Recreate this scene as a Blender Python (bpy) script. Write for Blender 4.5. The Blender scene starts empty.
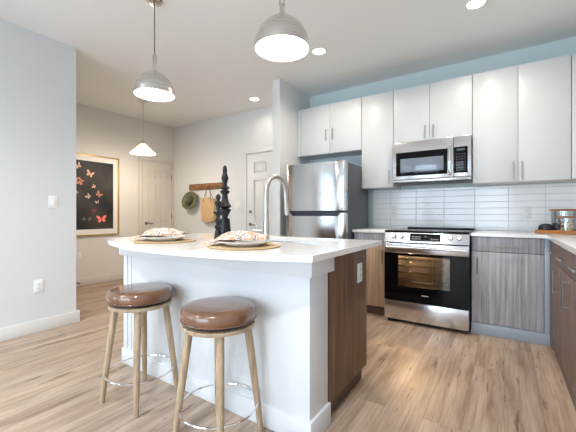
import bpy, bmesh, math, random
from mathutils import Vector, Matrix, noise
random.seed(7)
PI = math.pi
SC = bpy.context.scene
COL = SC.collection

# ------------------------------------------------------------------ camera
cd = bpy.data.cameras.new('camera')
cam = bpy.data.objects.new('camera', cd)
COL.objects.link(cam)
cam.location = (0, 0, 1.085)
cam.rotation_euler = (PI / 2, 0, math.radians(33.657))
cd.sensor_width = 36
cd.lens = 327.435 / 576 * 36
cd.shift_x = 0.00328
cd.shift_y = -0.0035
cd.clip_start = 0.02
SC.camera = cam

# ------------------------------------------------------------------ light and exposure
SC.view_settings.view_transform = 'Standard'
SC.view_settings.look = 'None'
SC.view_settings.gamma = 1
SC.view_settings.use_curve_mapping = False
SC.view_settings.exposure = 0.14
world = bpy.data.worlds.new('daylight')
SC.world = world
world.use_nodes = True
bgn = world.node_tree.nodes['Background']
bgn.inputs['Color'].default_value = (0.70, 0.85, 1.0, 1)
bgn.inputs['Strength'].default_value = 9.2

def portal(name, loc, rot, sx, sy):
    l = bpy.data.lights.new(name, 'AREA'); l.shape = 'RECTANGLE'; l.size = sx; l.size_y = sy
    l.cycles.is_portal = True
    o = bpy.data.objects.new(name, l); COL.objects.link(o); o.location = loc; o.rotation_euler = rot
portal('window_daylight', (-1.45, -3.66, 1.25), (PI / 2, 0, 0), 3.5, 2.3)          # rear glazing, faces +Y
portal('side_daylight', (-3.74, -1.75, 1.35), (0, -PI / 2, 0), 2.0, 1.7)           # left window, faces +X

CAN_POWER = 12.5
PENDANT_POWER = 5.5
HALL_POWER = 38.0

# ------------------------------------------------------------------ materials
def mat(name, color=(.8, .8, .8), rough=.5, metal=0.0, **kw):
    m = bpy.data.materials.new(name); m.use_nodes = True
    p = m.node_tree.nodes['Principled BSDF']
    p.inputs['Base Color'].default_value = (*color, 1)
    p.inputs['Roughness'].default_value = rough
    p.inputs['Metallic'].default_value = metal
    for k, v in kw.items():
        p.inputs[k.replace('_', ' ')].default_value = v
    return m
def nodes(m): return m.node_tree.nodes, m.node_tree.links, m.node_tree.nodes['Principled BSDF']
def coords(m, scale=(1, 1, 1), kind='Object', rot=(0, 0, 0)):
    n, l, p = nodes(m)
    tc = n.new('ShaderNodeTexCoord'); mp = n.new('ShaderNodeMapping')
    mp.inputs['Scale'].default_value = scale; mp.inputs['Rotation'].default_value = rot
    l.new(tc.outputs[kind], mp.inputs['Vector']); return mp.outputs['Vector']
def noise_tex(m, vec, scale, detail=4, rough=.5):
    n, l, p = nodes(m); t = n.new('ShaderNodeTexNoise')
    t.inputs['Scale'].default_value = scale; t.inputs['Detail'].default_value = detail; t.inputs['Roughness'].default_value = rough
    l.new(vec, t.inputs['Vector']); return t.outputs['Fac']
def ramp(m, fac, stops, interp='LINEAR'):
    n, l, p = nodes(m); r = n.new('ShaderNodeValToRGB'); r.color_ramp.interpolation = interp
    e = r.color_ramp.elements
    while len(e) < len(stops): e.new(.5)
    for el, (a, c) in zip(e, stops): el.position = a; el.color = (*c, 1)
    l.new(fac, r.inputs['Fac']); return r.outputs['Color']
def bump(m, h, strength=.1, dist=.01):
    n, l, p = nodes(m); b = n.new('ShaderNodeBump')
    b.inputs['Strength'].default_value = strength; b.inputs['Distance'].default_value = dist
    l.new(h, b.inputs['Height']); l.new(b.outputs['Normal'], p.inputs['Normal'])
def mixc(m, a, b, fac, mode='MIX'):
    n, l, p = nodes(m); x = n.new('ShaderNodeMix'); x.data_type = 'RGBA'; x.blend_type = mode
    for s, v in (('A', a), ('B', b)):
        sock = [i for i in x.inputs if i.name == s and i.type == 'RGBA'][0]
        if isinstance(v, tuple): sock.default_value = (*v, 1)
        else: l.new(v, sock)
    if isinstance(fac, float): x.inputs[0].default_value = fac
    else: l.new(fac, x.inputs[0])
    return [o for o in x.outputs if o.type == 'RGBA'][0]
def paint(name, c, rough=.6):
    m = mat(name, c, rough); bump(m, noise_tex(m, coords(m), 90, 3), .04, .002); return m
def grain(name, cols, sc=(22, 22, 1.1), rough=.42, fine=True, bmp=.05):
    """vertical wood grain laminate; sc stretches the noise along the grain"""
    m = mat(name, cols[1], rough); n, l, p = nodes(m)
    v = coords(m, sc)
    a = noise_tex(m, v, 1.6, 6, .62)
    c = ramp(m, a, [(.28, cols[0]), (.5, cols[1]), (.72, cols[2])])
    if fine:
        v2 = coords(m, (sc[0] * 6, sc[1] * 6, sc[2] * 1.2)); b = noise_tex(m, v2, 1.5, 3)
        c2 = ramp(m, b, [(.3, (.72, .72, .72)), (.65, (1, 1, 1))]); c = mixc(m, c, c2, 1.0, 'MULTIPLY')
    p.inputs['Specular IOR Level'].default_value = .3
    l.new(c, p.inputs['Base Color']); bump(m, a, bmp, .002); return m
def steel(name, c=(.62, .62, .63), rough=.25, sc=(2, 2, 300), strength=.02):
    m = mat(name, c, rough, 1.0); a = noise_tex(m, coords(m, sc), 1.0, 2)
    n, l, p = nodes(m)
    r = ramp(m, a, [(.3, (rough * .8,) * 3), (.7, (rough * 1.25,) * 3)]); l.new(r, p.inputs['Roughness'])
    bump(m, a, strength, .001); return m
def emit(name, c, s):
    m = mat(name, c, .5); n, l, p = nodes(m)
    p.inputs['Emission Color'].default_value = (*c, 1); p.inputs['Emission Strength'].default_value = s; return m
def pane(name, tint, gloss=.08, rough=.0):
    """thin glass: see-through tint plus a clear reflection"""
    m = bpy.data.materials.new(name); m.use_nodes = True; nt = m.node_tree; nt.nodes.clear()
    o = nt.nodes.new('ShaderNodeOutputMaterial'); t = nt.nodes.new('ShaderNodeBsdfTransparent'); t.inputs[0].default_value = (*tint, 1)
    g = nt.nodes.new('ShaderNodeBsdfGlossy'); g.inputs['Roughness'].default_value = rough; g.inputs[0].default_value = (.95, .97, 1, 1)
    f = nt.nodes.new('ShaderNodeLayerWeight'); f.inputs['Blend'].default_value = .35
    mr = nt.nodes.new('ShaderNodeMapRange'); mr.inputs['To Min'].default_value = gloss; mr.inputs['To Max'].default_value = .75
    x = nt.nodes.new('ShaderNodeMixShader')
    nt.links.new(f.outputs['Fresnel'], mr.inputs['Value']); nt.links.new(mr.outputs[0], x.inputs[0])
    nt.links.new(t.outputs[0], x.inputs[1]); nt.links.new(g.outputs[0], x.inputs[2]); nt.links.new(x.outputs[0], o.inputs[0])
    return m

M = {}
M['wall_grey'] = paint('wall paint in cool daylight', (.66, .675, .68))  # light grey wall paint with a daylight tint in its colour
M['wall_warmlit'] = paint('wall paint in warm light', (.70, .68, .64))  # same grey paint, warm pendant light put into the colour
M['wall_pale'] = paint('pale grey wall paint', (.70, .715, .71))
M['wall_blue'] = paint('pale blue green wall paint', (.62, .72, .73))
M['ceiling'] = paint('ceiling paint', (.86, .86, .85), .8)
M['trim'] = paint('white trim paint', (.72, .72, .71), .4)
M['trim_warm'] = paint('greige door paint', (.66, .625, .57), .4)
M['lever'] = mat('dark satin lever', (.22, .20, .18), .3, 1.0)
M['island_white'] = paint('white island paint', (.68, .69, .70), .45)
M['cab_white'] = mat('white matte laminate', (.60, .61, .61), .38)
M['cab_inner'] = mat('white melamine', (.6, .6, .6), .5)
M['gap'] = mat('dark gap', (.02, .02, .022), .7)
M['wood_lit_dark'] = grain('laminate lit dark brown', [(.095, .048, .024), (.185, .10, .056), (.265, .155, .095)])  # one laminate in four tones; lighting differences are put into the colour
M['wood_lit_taupe'] = grain('laminate lit taupe grey', [(.27, .245, .255), (.44, .415, .435), (.62, .60, .63)])  # same laminate, bluish daylight put into its colour
M['wood_lit_brown'] = grain('laminate lit grey brown', [(.12, .075, .06), (.20, .135, .11), (.28, .20, .17)])
M['wood_lit_tan'] = grain('laminate lit tan brown', [(.28, .17, .09), (.46, .31, .19), (.58, .42, .28)])
M['kick'] = mat('grey brown kick board', (.13, .10, .09), .5)
M['kick_bluelit'] = mat('kick board with blue reflection', (.34, .38, .43), .35)  # bluish reflection put into the board colour
M['kick_brown'] = mat('walnut kick board', (.10, .06, .04), .5)
M['quartz'] = mat('white quartz', (.80, .79, .77), .12)
_n, _l, _p = nodes(M['quartz'])
_l.new(ramp(M['quartz'], noise_tex(M['quartz'], coords(M['quartz']), 14, 8), [(.3, (.78, .765, .74)), (.6, (.84, .83, .81))]), _p.inputs['Base Color'])
M['steel'] = steel('brushed stainless steel', (.52, .515, .51), .15, (300, 300, 2), .012)
M['steel_h'] = steel('stainless steel', (.66, .66, .67), .2, (3, 3, 400))
M['faucet_metal'] = mat('satin nickel', (.50, .47, .43), .34, 1.0)
M['chrome'] = mat('chrome', (.82, .82, .83), .08, 1.0)
M['nickel'] = steel('brushed nickel', (.60, .58, .55), .27, (4, 4, 260), .015)
M['handle'] = mat('satin nickel pull', (.40, .39, .38), .3, 1.0)
M['bronze'] = mat('bronze pull', (.30, .22, .13), .35, 1.0)
M['fridge_side'] = mat('dark grey fridge side', (.10, .11, .125), .42, .3)
M['black_gloss'] = mat('black glass', (.003, .003, .004), .05, 0, Specular_IOR_Level=.2)
M['black_plastic'] = mat('black plastic', (.012, .012, .014), .35)
M['cavity'] = mat('dark enamel', (.012, .009, .007), .4)
M['oven_glass'] = pane('tinted oven glass', (.85, .8, .72), .03)
M['clear_glass'] = pane('clear glass', (.95, .97, .97), .05)
M['window_glass'] = pane('window glass', (.97, .99, 1), .04)
M['mw_glass'] = mat('microwave glass', (.16, .20, .25), .18, 0, Coat_Weight=.6)
M['grey_print'] = mat('grey print', (.5, .5, .5), .5)
M['white_plastic'] = mat('white plastic', (.82, .82, .80), .35)
M['dark_hole'] = mat('dark slot', (.10, .10, .10), .6)
M['dark_turned'] = mat('charcoal lacquer', (.008, .009, .012), .3, 0, Specular_IOR_Level=.3)
M['cord'] = mat('black cord', (.02, .02, .02), .6)
M['oak'] = grain('pale oak', [(.31, .22, .14), (.46, .34, .22), (.55, .43, .30)], (25, 25, 2), .5)
M['leather'] = mat('brown leather', (.16, .075, .04), .22, 0, Coat_Weight=.7, Coat_Roughness=.12)
_n, _l, _p = nodes(M['leather'])
_l.new(ramp(M['leather'], noise_tex(M['leather'], coords(M['leather']), 9, 5), [(.3, (.12, .056, .030)), (.7, (.20, .092, .046))]), _p.inputs['Base Color'])
bump(M['leather'], noise_tex(M['leather'], coords(M['leather']), 140, 4), .06, .001)
M['porcelain'] = mat('white porcelain', (.80, .80, .79), .12)
M['tray_wood'] = grain('orange brown wood', [(.28, .10, .025), (.45, .19, .055), (.60, .30, .11)], (2, 20, 20), .35)
M['lid_wood'] = grain('acacia lid wood', [(.20, .09, .04), (.36, .18, .085), (.48, .27, .14)], (3, 25, 25), .45)
M['rack_wood'] = grain('rustic brown wood', [(.14, .06, .02), (.27, .13, .05), (.38, .20, .09)], (2, 14, 14), .6)
M['felt'] = mat('olive felt', (.11, .115, .065), .9)
M['band'] = mat('dark hat band', (.02, .018, .012), .7)
M['canvas'] = mat('tan woven straw', (.62, .42, .21), .85)
_w = noise_tex(M['canvas'], coords(M['canvas'], (1, 1, 4)), 60, 3); _n, _l, _p = nodes(M['canvas'])
_l.new(ramp(M['canvas'], _w, [(.35, (.50, .31, .14)), (.65, (.70, .50, .28))]), _p.inputs['Base Color']); bump(M['canvas'], _w, .4, .004)
M['strap'] = mat('brown leather strap', (.14, .06, .025), .5)
M['gold'] = mat('gold frame', (.52, .36, .14), .35, .7)
M['matboard'] = mat('ivory mat board', (.78, .76, .72), .7)
M['art'] = mat('charcoal print', (.045, .045, .045), .5, 0, Specular_IOR_Level=.15)
_w = noise_tex(M['art'], coords(M['art'], (1, 1, 1)), 2.2, 4); _n, _l, _p = nodes(M['art'])
_l.new(ramp(M['art'], _w, [(.35, (.018, .020, .022)), (.7, (.055, .050, .044))]), _p.inputs['Base Color'])
M['peach'] = mat('peach ink', (.60, .34, .24), .6)
M['rust'] = mat('rust ink', (.42, .16, .09), .6)
M['pink'] = mat('pink ink', (.85, .20, .17), .6)
M['cream'] = mat('cream ink', (.48, .42, .34), .6)
M['maroon'] = mat('maroon ink', (.25, .03, .04), .6)
M['smoke'] = mat('smoke ink', (.15, .14, .12), .6)
M['lamp_white'] = mat('white enamel', (.88, .88, .87), .5)
M['bulb'] = emit('lit bulb', (1, .95, .88), 12)
M['can_lens'] = emit('lit downlight lens', (1, .93, .82), 9)
M['opal'] = emit('lit opal glass', (1, .90, .76), .8)
M['sponge_blk'] = mat('black fabric', (.01, .012, .016), .5)

# placemat weave
m = M['mat'] = mat('woven seagrass', (.55, .40, .22), .85)
n, l, p = nodes(m)
tc = n.new('ShaderNodeTexCoord'); w = n.new('ShaderNodeTexWave'); w.wave_type = 'RINGS'; w.rings_direction = 'SPHERICAL'
w.inputs['Scale'].default_value = 22; w.inputs['Distortion'].default_value = 1.2; w.inputs['Detail Scale'].default_value = 6
l.new(tc.outputs['Object'], w.inputs['Vector'])
l.new(ramp(m, w.outputs['Fac'], [(.2, (.38, .25, .12)), (.7, (.66, .49, .29))]), p.inputs['Base Color']); bump(m, w.outputs['Fac'], .5, .004)
# napkin
m = M['napkin'] = mat('patterned napkin cloth', (.8, .75, .7), .9)
n, l, p = nodes(m)
a = noise_tex(m, coords(m), 15, 2)
c = ramp(m, a, [(.0, (.60, .54, .49)), (.38, (.26, .21, .19)), (.42, (.62, .57, .52)), (.50, (.60, .30, .16)), (.57, (.62, .57, .52)), (.61, (.25, .20, .19)), (.65, (.58, .53, .48))], 'CONSTANT')
l.new(c, p.inputs['Base Color'])
# contents
m = M['beans'] = mat('mixed nuts', (.2, .12, .05), .5)
n, l, p = nodes(m)
vt = n.new('ShaderNodeTexVoronoi'); vt.inputs['Scale'].default_value = 55; l.new(coords(m), vt.inputs['Vector'])
l.new(ramp(m, vt.outputs['Color'], [(.3, (.03, .02, .015)), (.45, (.45, .30, .14)), (.7, (.80, .62, .38))]), p.inputs['Base Color']); bump(m, vt.outputs['Distance'], .6, .006)

# floor planks running along Y
m = M['floor'] = mat('oak plank floor', (.4, .3, .2), .43)
n, l, p = nodes(m)
br = n.new('ShaderNodeTexBrick')
v = coords(m, (1, 1, 1), 'Object', (0, 0, PI / 2))
l.new(v, br.inputs['Vector'])
br.offset = .37; br.offset_frequency = 2
for k, vv in (('Color1', (.30, .30, .30, 1)), ('Color2', (.80, .80, .80, 1)), ('Mortar', (.0, .0, .0, 1))): br.inputs[k].default_value = vv
for k, vv in (('Scale', 1), ('Mortar Size', .0009), ('Mortar Smooth', .2), ('Bias', 0), ('Brick Width', 1.35), ('Row Height', .18)): br.inputs[k].default_value = vv
# per-plank offset for the grain
vm = n.new('ShaderNodeVectorMath'); vm.operation = 'MULTIPLY_ADD'
l.new(br.outputs['Color'], vm.inputs[0]); vm.inputs[1].default_value = (9, 13, 5)
tc = n.new('ShaderNodeTexCoord'); l.new(tc.outputs['Object'], vm.inputs[2])
mp = n.new('ShaderNodeMapping'); mp.inputs['Scale'].default_value = (9, .95, 1); l.new(vm.outputs[0], mp.inputs['Vector'])
g1 = noise_tex(m, mp.outputs['Vector'], 1.3, 7, .62)
mp2 = n.new('ShaderNodeMapping'); mp2.inputs['Scale'].default_value = (60, 2.2, 1); l.new(vm.outputs[0], mp2.inputs['Vector'])
g2 = noise_tex(m, mp2.outputs['Vector'], 1.2, 4, .6)
base = ramp(m, g1, [(.27, (.21, .14, .095)), (.42, (.385, .285, .21)), (.58, (.495, .385, .295)), (.78, (.57, .465, .37))])
fine = ramp(m, g2, [(.28, (.66, .62, .60)), (.55, (1, 1, 1))])
tone = ramp(m, br.outputs['Color'], [(.25, (.84, .84, .86)), (.85, (1.0, .98, .95))])
c = mixc(m, mixc(m, base, fine, 1.0, 'MULTIPLY'), tone, 1.0, 'MULTIPLY')
mp3 = n.new('ShaderNodeMapping'); mp3.inputs['Scale'].default_value = (26, 2.4, 1); l.new(vm.outputs[0], mp3.inputs['Vector'])
g3 = noise_tex(m, mp3.outputs['Vector'], 1.0, 5, .7)
crack = ramp(m, g3, [(.35, (1, 1, 1)), (.385, (0, 0, 0))])
c = mixc(m, c, (.13, .085, .06), crack)
c = mixc(m, c, (.16, .115, .085), br.outputs['Fac'])
l.new(c, p.inputs['Base Color']); bump(m, g2, .06, .002)

# stacked tile for the backsplash
m = M['tile'] = mat('glossy stacked tile', (.90, .90, .90), .10)
n, l, p = nodes(m)
M['grout'] = mat('grey grout', (.50, .53, .56), .8)

# ------------------------------------------------------------------ mesh builder
class MB:
    def __init__(s): s.bm = bmesh.new(); s.mi = 0
    def _mark(s, faces):
        for f in faces: f.material_index = s.mi
    def box(s, x0, y0, z0, x1, y1, z1, bev=0, seg=2, rot=None, piv=None):
        r = bmesh.ops.create_cube(s.bm, size=1)
        vs = r['verts']
        for v in vs:
            v.co = Vector(((x0 + x1) / 2 + v.co.x * abs(x1 - x0), (y0 + y1) / 2 + v.co.y * abs(y1 - y0), (z0 + z1) / 2 + v.co.z * abs(z1 - z0)))
        fs = {f for v in vs for f in v.link_faces}
        s._mark(fs)
        if bev > 0:
            es = list({e for v in vs for e in v.link_edges})
            b = bmesh.ops.bevel(s.bm, geom=es, offset=min(bev, .49 * min(abs(x1 - x0), abs(y1 - y0), abs(z1 - z0))), segments=seg, affect='EDGES', profile=.5)
            s._mark(b['faces']); vs = list({v for f in b['faces'] for v in f.verts} | {v for v in vs if v.is_valid})
        if rot is not None:
            bmesh.ops.rotate(s.bm, verts=vs, cent=Vector(piv), matrix=rot)
        return s
    def prism(s, pts, z0, z1, bev=0, M4=None):
        a = [s.bm.verts.new((x, y, z0)) for x, y in pts]; b = [s.bm.verts.new((x, y, z1)) for x, y in pts]
        fs = [s.bm.faces.new(a[::-1]), s.bm.faces.new(b)]
        k = len(pts)
        for i in range(k): fs.append(s.bm.faces.new((a[i], a[(i + 1) % k], b[(i + 1) % k], b[i])))
        s._mark(fs)
        if M4 is not None:
            for v in a + b: v.co = M4 @ v.co
        if bev:
            es = list({e for f in fs[:2] for e in f.edges})
            r = bmesh.ops.bevel(s.bm, geom=es, offset=bev, segments=2, affect='EDGES', profile=.5); s._mark(r['faces'])
        return s
    def lathe(s, prof, c=(0, 0, 0), n=32, M3=None, sx=1, sy=1):
        rings = []
        for r, z in prof:
            if r < 1e-6: ring = [s.bm.verts.new((0, 0, z))]
            else: ring = [s.bm.verts.new((r * math.cos(2 * PI * i / n) * sx, r * math.sin(2 * PI * i / n) * sy, z)) for i in range(n)]
            rings.append(ring)
        fs = []
        for A, B in zip(rings, rings[1:]):
            for i in range(n):
                j = (i + 1) % n
                if len(A) == 1 and len(B) == 1: continue
                if len(A) == 1: fs.append(s.bm.faces.new((A[0], B[j], B[i])))
                elif len(B) == 1: fs.append(s.bm.faces.new((A[i], A[j], B[0])))
                else: fs.append(s.bm.faces.new((A[i], A[j], B[j], B[i])))
        s._mark(fs)
        for ring in rings:
            for v in ring:
                co = v.co.copy()
                if M3 is not None: co = M3 @ co
                v.co = co + Vector(c)
        return s
    def cyl(s, p0, p1, r0, r1=None, n=20, cap=True):
        r1 = r0 if r1 is None else r1
        p0 = Vector(p0); p1 = Vector(p1); d = p1 - p0; L = d.length
        q = d.to_track_quat('Z', 'Y').to_matrix()
        prof = [(r0, 0), (r1, L)]
        if cap: prof = [(0, 0)] + prof + [(0, L)]
        return s.lathe(prof, p0, n, q)
    def tube(s, pts, r, n=12, closed=False):
        pts = [Vector(p) for p in pts]; k = len(pts); rings = []
        up = None
        for i, p in enumerate(pts):
            if closed: t = pts[(i + 1) % k] - pts[i - 1]
            else: t = pts[min(i + 1, k - 1)] - pts[max(i - 1, 0)]
            t.normalize()
            if up is None: up = t.orthogonal().normalized()
            up = (up - t * up.dot(t)).normalized(); w = t.cross(up)
            rr = r[i] if isinstance(r, (list, tuple)) else r
            rings.append([s.bm.verts.new(p + up * rr * math.cos(2 * PI * j / n) + w * rr * math.sin(2 * PI * j / n)) for j in range(n)])
        fs = []
        for i in range(k if closed else k - 1):
            A = rings[i]; B = rings[(i + 1) % k]
            for j in range(n): fs.append(s.bm.faces.new((A[j], A[(j + 1) % n], B[(j + 1) % n], B[j])))
        if not closed: fs += [s.bm.faces.new(rings[0][::-1]), s.bm.faces.new(rings[-1])]
        s._mark(fs); return s
    def build(s, name, mats, parent=None, world=True, ang=35, xf=None):
        if not isinstance(mats, (list, tuple)): mats = [mats]
        if xf is not None: bmesh.ops.transform(s.bm, matrix=xf, verts=s.bm.verts)
        if parent is not None and world:
            off = parent.location.copy()
            if parent.parent: off += parent.parent.location
            bmesh.ops.translate(s.bm, vec=-off, verts=s.bm.verts)
        bmesh.ops.recalc_face_normals(s.bm, faces=s.bm.faces)
        me = bpy.data.meshes.new(name); s.bm.to_mesh(me); s.bm.free()
        for mm in mats: me.materials.append(mm if not isinstance(mm, str) else M[mm])
        for pl in me.polygons: pl.use_smooth = True
        me.set_sharp_from_angle(angle=math.radians(ang))
        o = bpy.data.objects.new(name, me); COL.objects.link(o)
        if parent is not None: o.parent = parent
        return o

def tag(o, label=None, cat=None, group=None, kind=None):
    if label: o['label'] = label
    if cat: o['category'] = cat
    if group: o['group'] = group
    if kind: o['kind'] = kind
    return o
def thing(name, label, cat, loc=(0, 0, 0), rz=0, group=None):
    o = bpy.data.objects.new(name, None); COL.objects.link(o); o.location = loc; o.rotation_euler = (0, 0, rz)
    o.empty_display_size = .1
    return tag(o, label, cat, group)
def struct(name, mb, m, parent=None, **k):
    o = mb.build(name, m, parent, **k); o['kind'] = 'structure'; return o
def children(o): return [c for c in COL.objects if c.parent == o]
def copy_tree(o, loc, label, parent=None, rz=None):
    c = o.copy(); COL.objects.link(c)
    if parent is None:
        c.location = loc; c['label'] = label
        if rz is not None: c.rotation_euler = (0, 0, rz)
    else: c.parent = parent
    for ch in children(o):
        copy_tree(ch, None, None, c)
    return c

# ------------------------------------------------------------------ room shell
CZ = 2.745; YB = 4.05; XL = -3.569; XP = -5.316; XR = .945; YR = -3.6
struct('floor', MB().box(XP - .12, YR - .12, -.06, XR + .12, YB + .12, 0), 'floor')
struct('ceiling', MB().box(XP - .12, YR - .12, CZ, XR + .12, YB + .12, CZ + .1), 'ceiling')
struct('wall_back', MB().box(XP - .12, YB, 0, -2.40, YB + .12, CZ), 'wall_pale')
struct('wall_kitchen', MB().box(-2.40, YB, 0, XR, YB + .12, CZ), 'wall_blue')
struct('wall_right', MB().box(XR, YR, 0, XR + .12, YB + .12, CZ), 'wall_grey')
struct('wall_hall', MB().box(XP - .12, 1.46, 0, XP, YB, CZ), 'wall_warmlit')
struct('wall_divider', MB().box(XP, 1.46, 0, XL - .12, 1.58, CZ), 'wall_warmlit')
# wing wall beside the fridge, its own bulk
struct('wall_wing', MB().box(-2.40, 3.30, 0, -2.289, YB, CZ), 'wall_pale')
# left wall with a window opening beyond the left of the frame
w = MB()
w.box(XL - .12, -.85, 0, XL, 1.565, CZ); w.box(XL - .12, YR, 0, XL, -2.65, CZ)
w.box(XL - .12, -2.65, 0, XL, -.85, .55); w.box(XL - .12, -2.65, 2.2, XL, -.85, CZ)
struct('wall_left', w, 'wall_grey')
w = MB()
w.box(XL - .12, YR - .12, 0, -3.1, YR, CZ); w.box(.2, YR - .12, 0, XR, YR, CZ)
w.box(-3.1, YR - .12, 0, .2, YR, .15); w.box(-3.1, YR - .12, 2.35, .2, YR, CZ)
struct('wall_rear', w, 'wall_grey')
def window(name, axis, a0, a1, z0, z1, pl, nmull):
    w = MB(); g = MB()
    def bx(mb, a, b, c, d, t0, t1):
        if axis == 'x': mb.box(a, pl + t0, c, b, pl + t1, d, .004)
        else: mb.box(pl + t0, a, c, pl + t1, b, d, .004)
    bx(w, a0, a0 + .06, z0, z1, -.09, -.03); bx(w, a1 - .06, a1, z0, z1, -.09, -.03)
    bx(w, a0 + .06, a1 - .06, z0, z0 + .06, -.09, -.03); bx(w, a0 + .06, a1 - .06, z1 - .06, z1, -.09, -.03)
    for i in range(1, nmull):
        c = a0 + (a1 - a0) * i / nmull; bx(w, c - .04, c + .04, z0 + .06, z1 - .06, -.09, -.03)
    o = struct(name, w, 'trim')
    bx(g, a0 + .06, a1 - .06, z0 + .06, z1 - .06, -.064, -.060)
    g.build('glass_pane', 'window_glass', o)
window('window_1', 'x', -3.1, .2, .15, 2.35, YR, 3)
window('window_2', 'y', -2.65, -.85, .55, 2.2, XL, 2)
# baseboards
bh = .115; bt = .014
struct('baseboard_left', MB().box(XL, .172, 0, XL + bt, 1.58, bh, .004), 'trim')
struct('baseboard_corner', MB().box(XL - .12, 1.58, 0, XL + bt, 1.58 + bt, bh, .004), 'trim')
struct('baseboard_hall', MB().box(XP, 1.60, 0, XP + bt, 3.318, bh, .004), 'trim_warm')
struct('baseboard_back', MB().box(XP + bt, YB - bt, 0, -3.49, YB, bh, .004), 'trim')
struct('baseboard_wing', MB().box(-2.40, 3.30 - bt, 0, -2.289, 3.30, bh, .004), 'trim')

def six_panel(name, axis, a0, a1, z1, pl, sgn, m, hside, casing, cm):
    """axis: run direction; pl: wall plane; sgn: which way it faces; hside: 0 handle near a0, 1 near a1"""
    def P(a, t, z):  # a along run, t out from wall
        return (a, pl + sgn * t, z) if axis == 'x' else (pl + sgn * t, a, z)
    def bx(mb, A0, A1, T0, T1, Z0, Z1, bev=0):
        p, q = P(A0, T0, Z0), P(A1, T1, Z1)
        mb.box(min(p[0], q[0]), min(p[1], q[1]), Z0, max(p[0], q[0]), max(p[1], q[1]), Z1, bev)
    W = a1 - a0
    s = MB()
    bx(s, a0, a1, .001, .006, .008, z1)
    st = W * .15; mid = W * .13; pw = (W - 2 * st - mid) / 2
    rows = [(.22, .80), (.92, 1.62), (1.72, z1 - .13)]
    # stiles and rails stand proud of the recessed panels
    bx(s, a0, a0 + st, .006, .026, .008, z1); bx(s, a1 - st, a1, .006, .026, .008, z1)
    bx(s, a0 + st + pw, a1 - st - pw, .006, .026, .008, z1)
    zs = [.008] + [z for r in rows for z in r] + [z1]
    for i in range(0, len(zs), 2):
        for k in range(2):
            x0 = a0 + st + k * (pw + mid); bx(s, x0, x0 + pw, .006, .026, zs[i], zs[i + 1])
    for r0, r1 in rows:
        for k in range(2):
            x0 = a0 + st + k * (pw + mid); bx(s, x0 + .028, x0 + pw - .028, .006, .021, r0 + .028, r1 - .028, .009)
    o = struct(name, s, m)
    c = MB()
    cw = .058
    for A, B in casing:
        bx(c, A, B, .001, .034, 0, z1 + .012, .005)
    A = min(x[0] for x in casing); B = max(x[1] for x in casing)
    bx(c, A, B, .001, .034, z1 + .013, z1 + .013 + cw, .005)
    c.build('casing', cm, o)
    # lever handle
    hx = a0 + .07 if hside == 0 else a1 - .07; d = 1 if hside == 0 else -1
    h = MB(); h.cyl(P(hx, .026, .92), P(hx, .032, .92), .027); h.cyl(P(hx, .026, .92), P(hx, .062, .92), .010)
    h.tube([P(hx, .058, .92), P(hx + d * .03, .062, .922), P(hx + d * .07, .062, .918), P(hx + d * .115, .058, .914)], [.011, .010, .009, .008])
    h.build('door_handle', 'lever', o)
    ex = a1 + .004 if hside == 0 else a0 - .004
    for z in (.28, 1.05, 1.78):
        g = MB(); g.cyl(P(ex, .034, z - .045), P(ex, .034, z + .045), .007, n=10); g.build('hinge', 'lever', o)
    return o, P
d1, _ = six_panel('door_1', 'y', 3.392, 3.985, 2.02, XP, 1, 'trim_warm', 0, [(3.325, 3.383), (3.994, 4.048)], 'trim_warm')
d2, P2 = six_panel('door_2', 'x', -3.43, -2.52, 2.03, YB, -1, 'trim', 0, [(-3.498, -3.44), (-2.51, -2.452)], 'trim')
h = MB(); h.cyl(P2(-3.36, .026, 1.12), P2(-3.36, .036, 1.12), .026); h.box(-3.364, YB - .05, 1.104, -3.356, YB - .034, 1.136); h.build('deadbolt', 'handle', d2)

M['door_tan'] = grain('tan oak for added door', [(.30, .19, .12), (.42, .29, .19), (.52, .38, .27)])
d3, _ = six_panel('reflection_door', 'y', -.66, .10, 2.03, XL, 1, 'door_tan', 0, [(-.728, -.67), (.11, .168)], 'trim')  # unseen door, added to give the fridge a tan reflection band
# ------------------------------------------------------------------ kitchen: base cabinets
def pull_bar(name, a, b, out, m, parent, r=.005):
    """bar pull between two points, standing off along out"""
    a = Vector(a); b = Vector(b); o = Vector(out); d = (b - a).normalized()
    h = MB(); h.box(-1, -1, -1, -.999, -.999, -.999) if False else None
    h.cyl(a + o - d * .012, b + o + d * .012, r, n=10)
    h.cyl(a, a + o, r * .9, n=8); h.cyl(b, b + o, r * .9, n=8)
    return h.build(name, m, parent)

YF = 3.43      # face of the back run
XF = .315      # face of the right run
CT = .914; CB = .884
def base_back(x0, x1, wood, m_kick, kick_y, label, pulls, door_m=None, drawer_m=None):
    t = thing('base_cabinet', label, 'cabinet', ((x0 + x1) / 2, 3.74, 0))
    b = MB(); b.box(x0, YF + .02, .10, x1, YB - .012, CB - .001); b.build('body', 'cab_inner' if False else 'gap', t)
    k = MB(); k.box(x0, kick_y, .001, x1, YB - .02, .099, .002); k.build('kick_board', m_kick, t)
    return t
# left of range
t = base_back(-1.381, -1.026, 'wood_lit_tan', 'kick_brown', YF + .06, 'laminate base cabinet, tan tint from the light, between the fridge and the oven range', None)
d = MB().box(-1.379, YF, .104, -1.029, YF + .019, .752, .002).build('door', 'wood_lit_tan', t)
pull_bar('handle', (-1.065, YF, .575), (-1.065, YF, .70), (0, -.028, 0), 'bronze', d)
MB().box(-1.379, YF, .756, -1.029, YF + .019, .878, .002).build('drawer', 'wood_lit_taupe', t)
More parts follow.
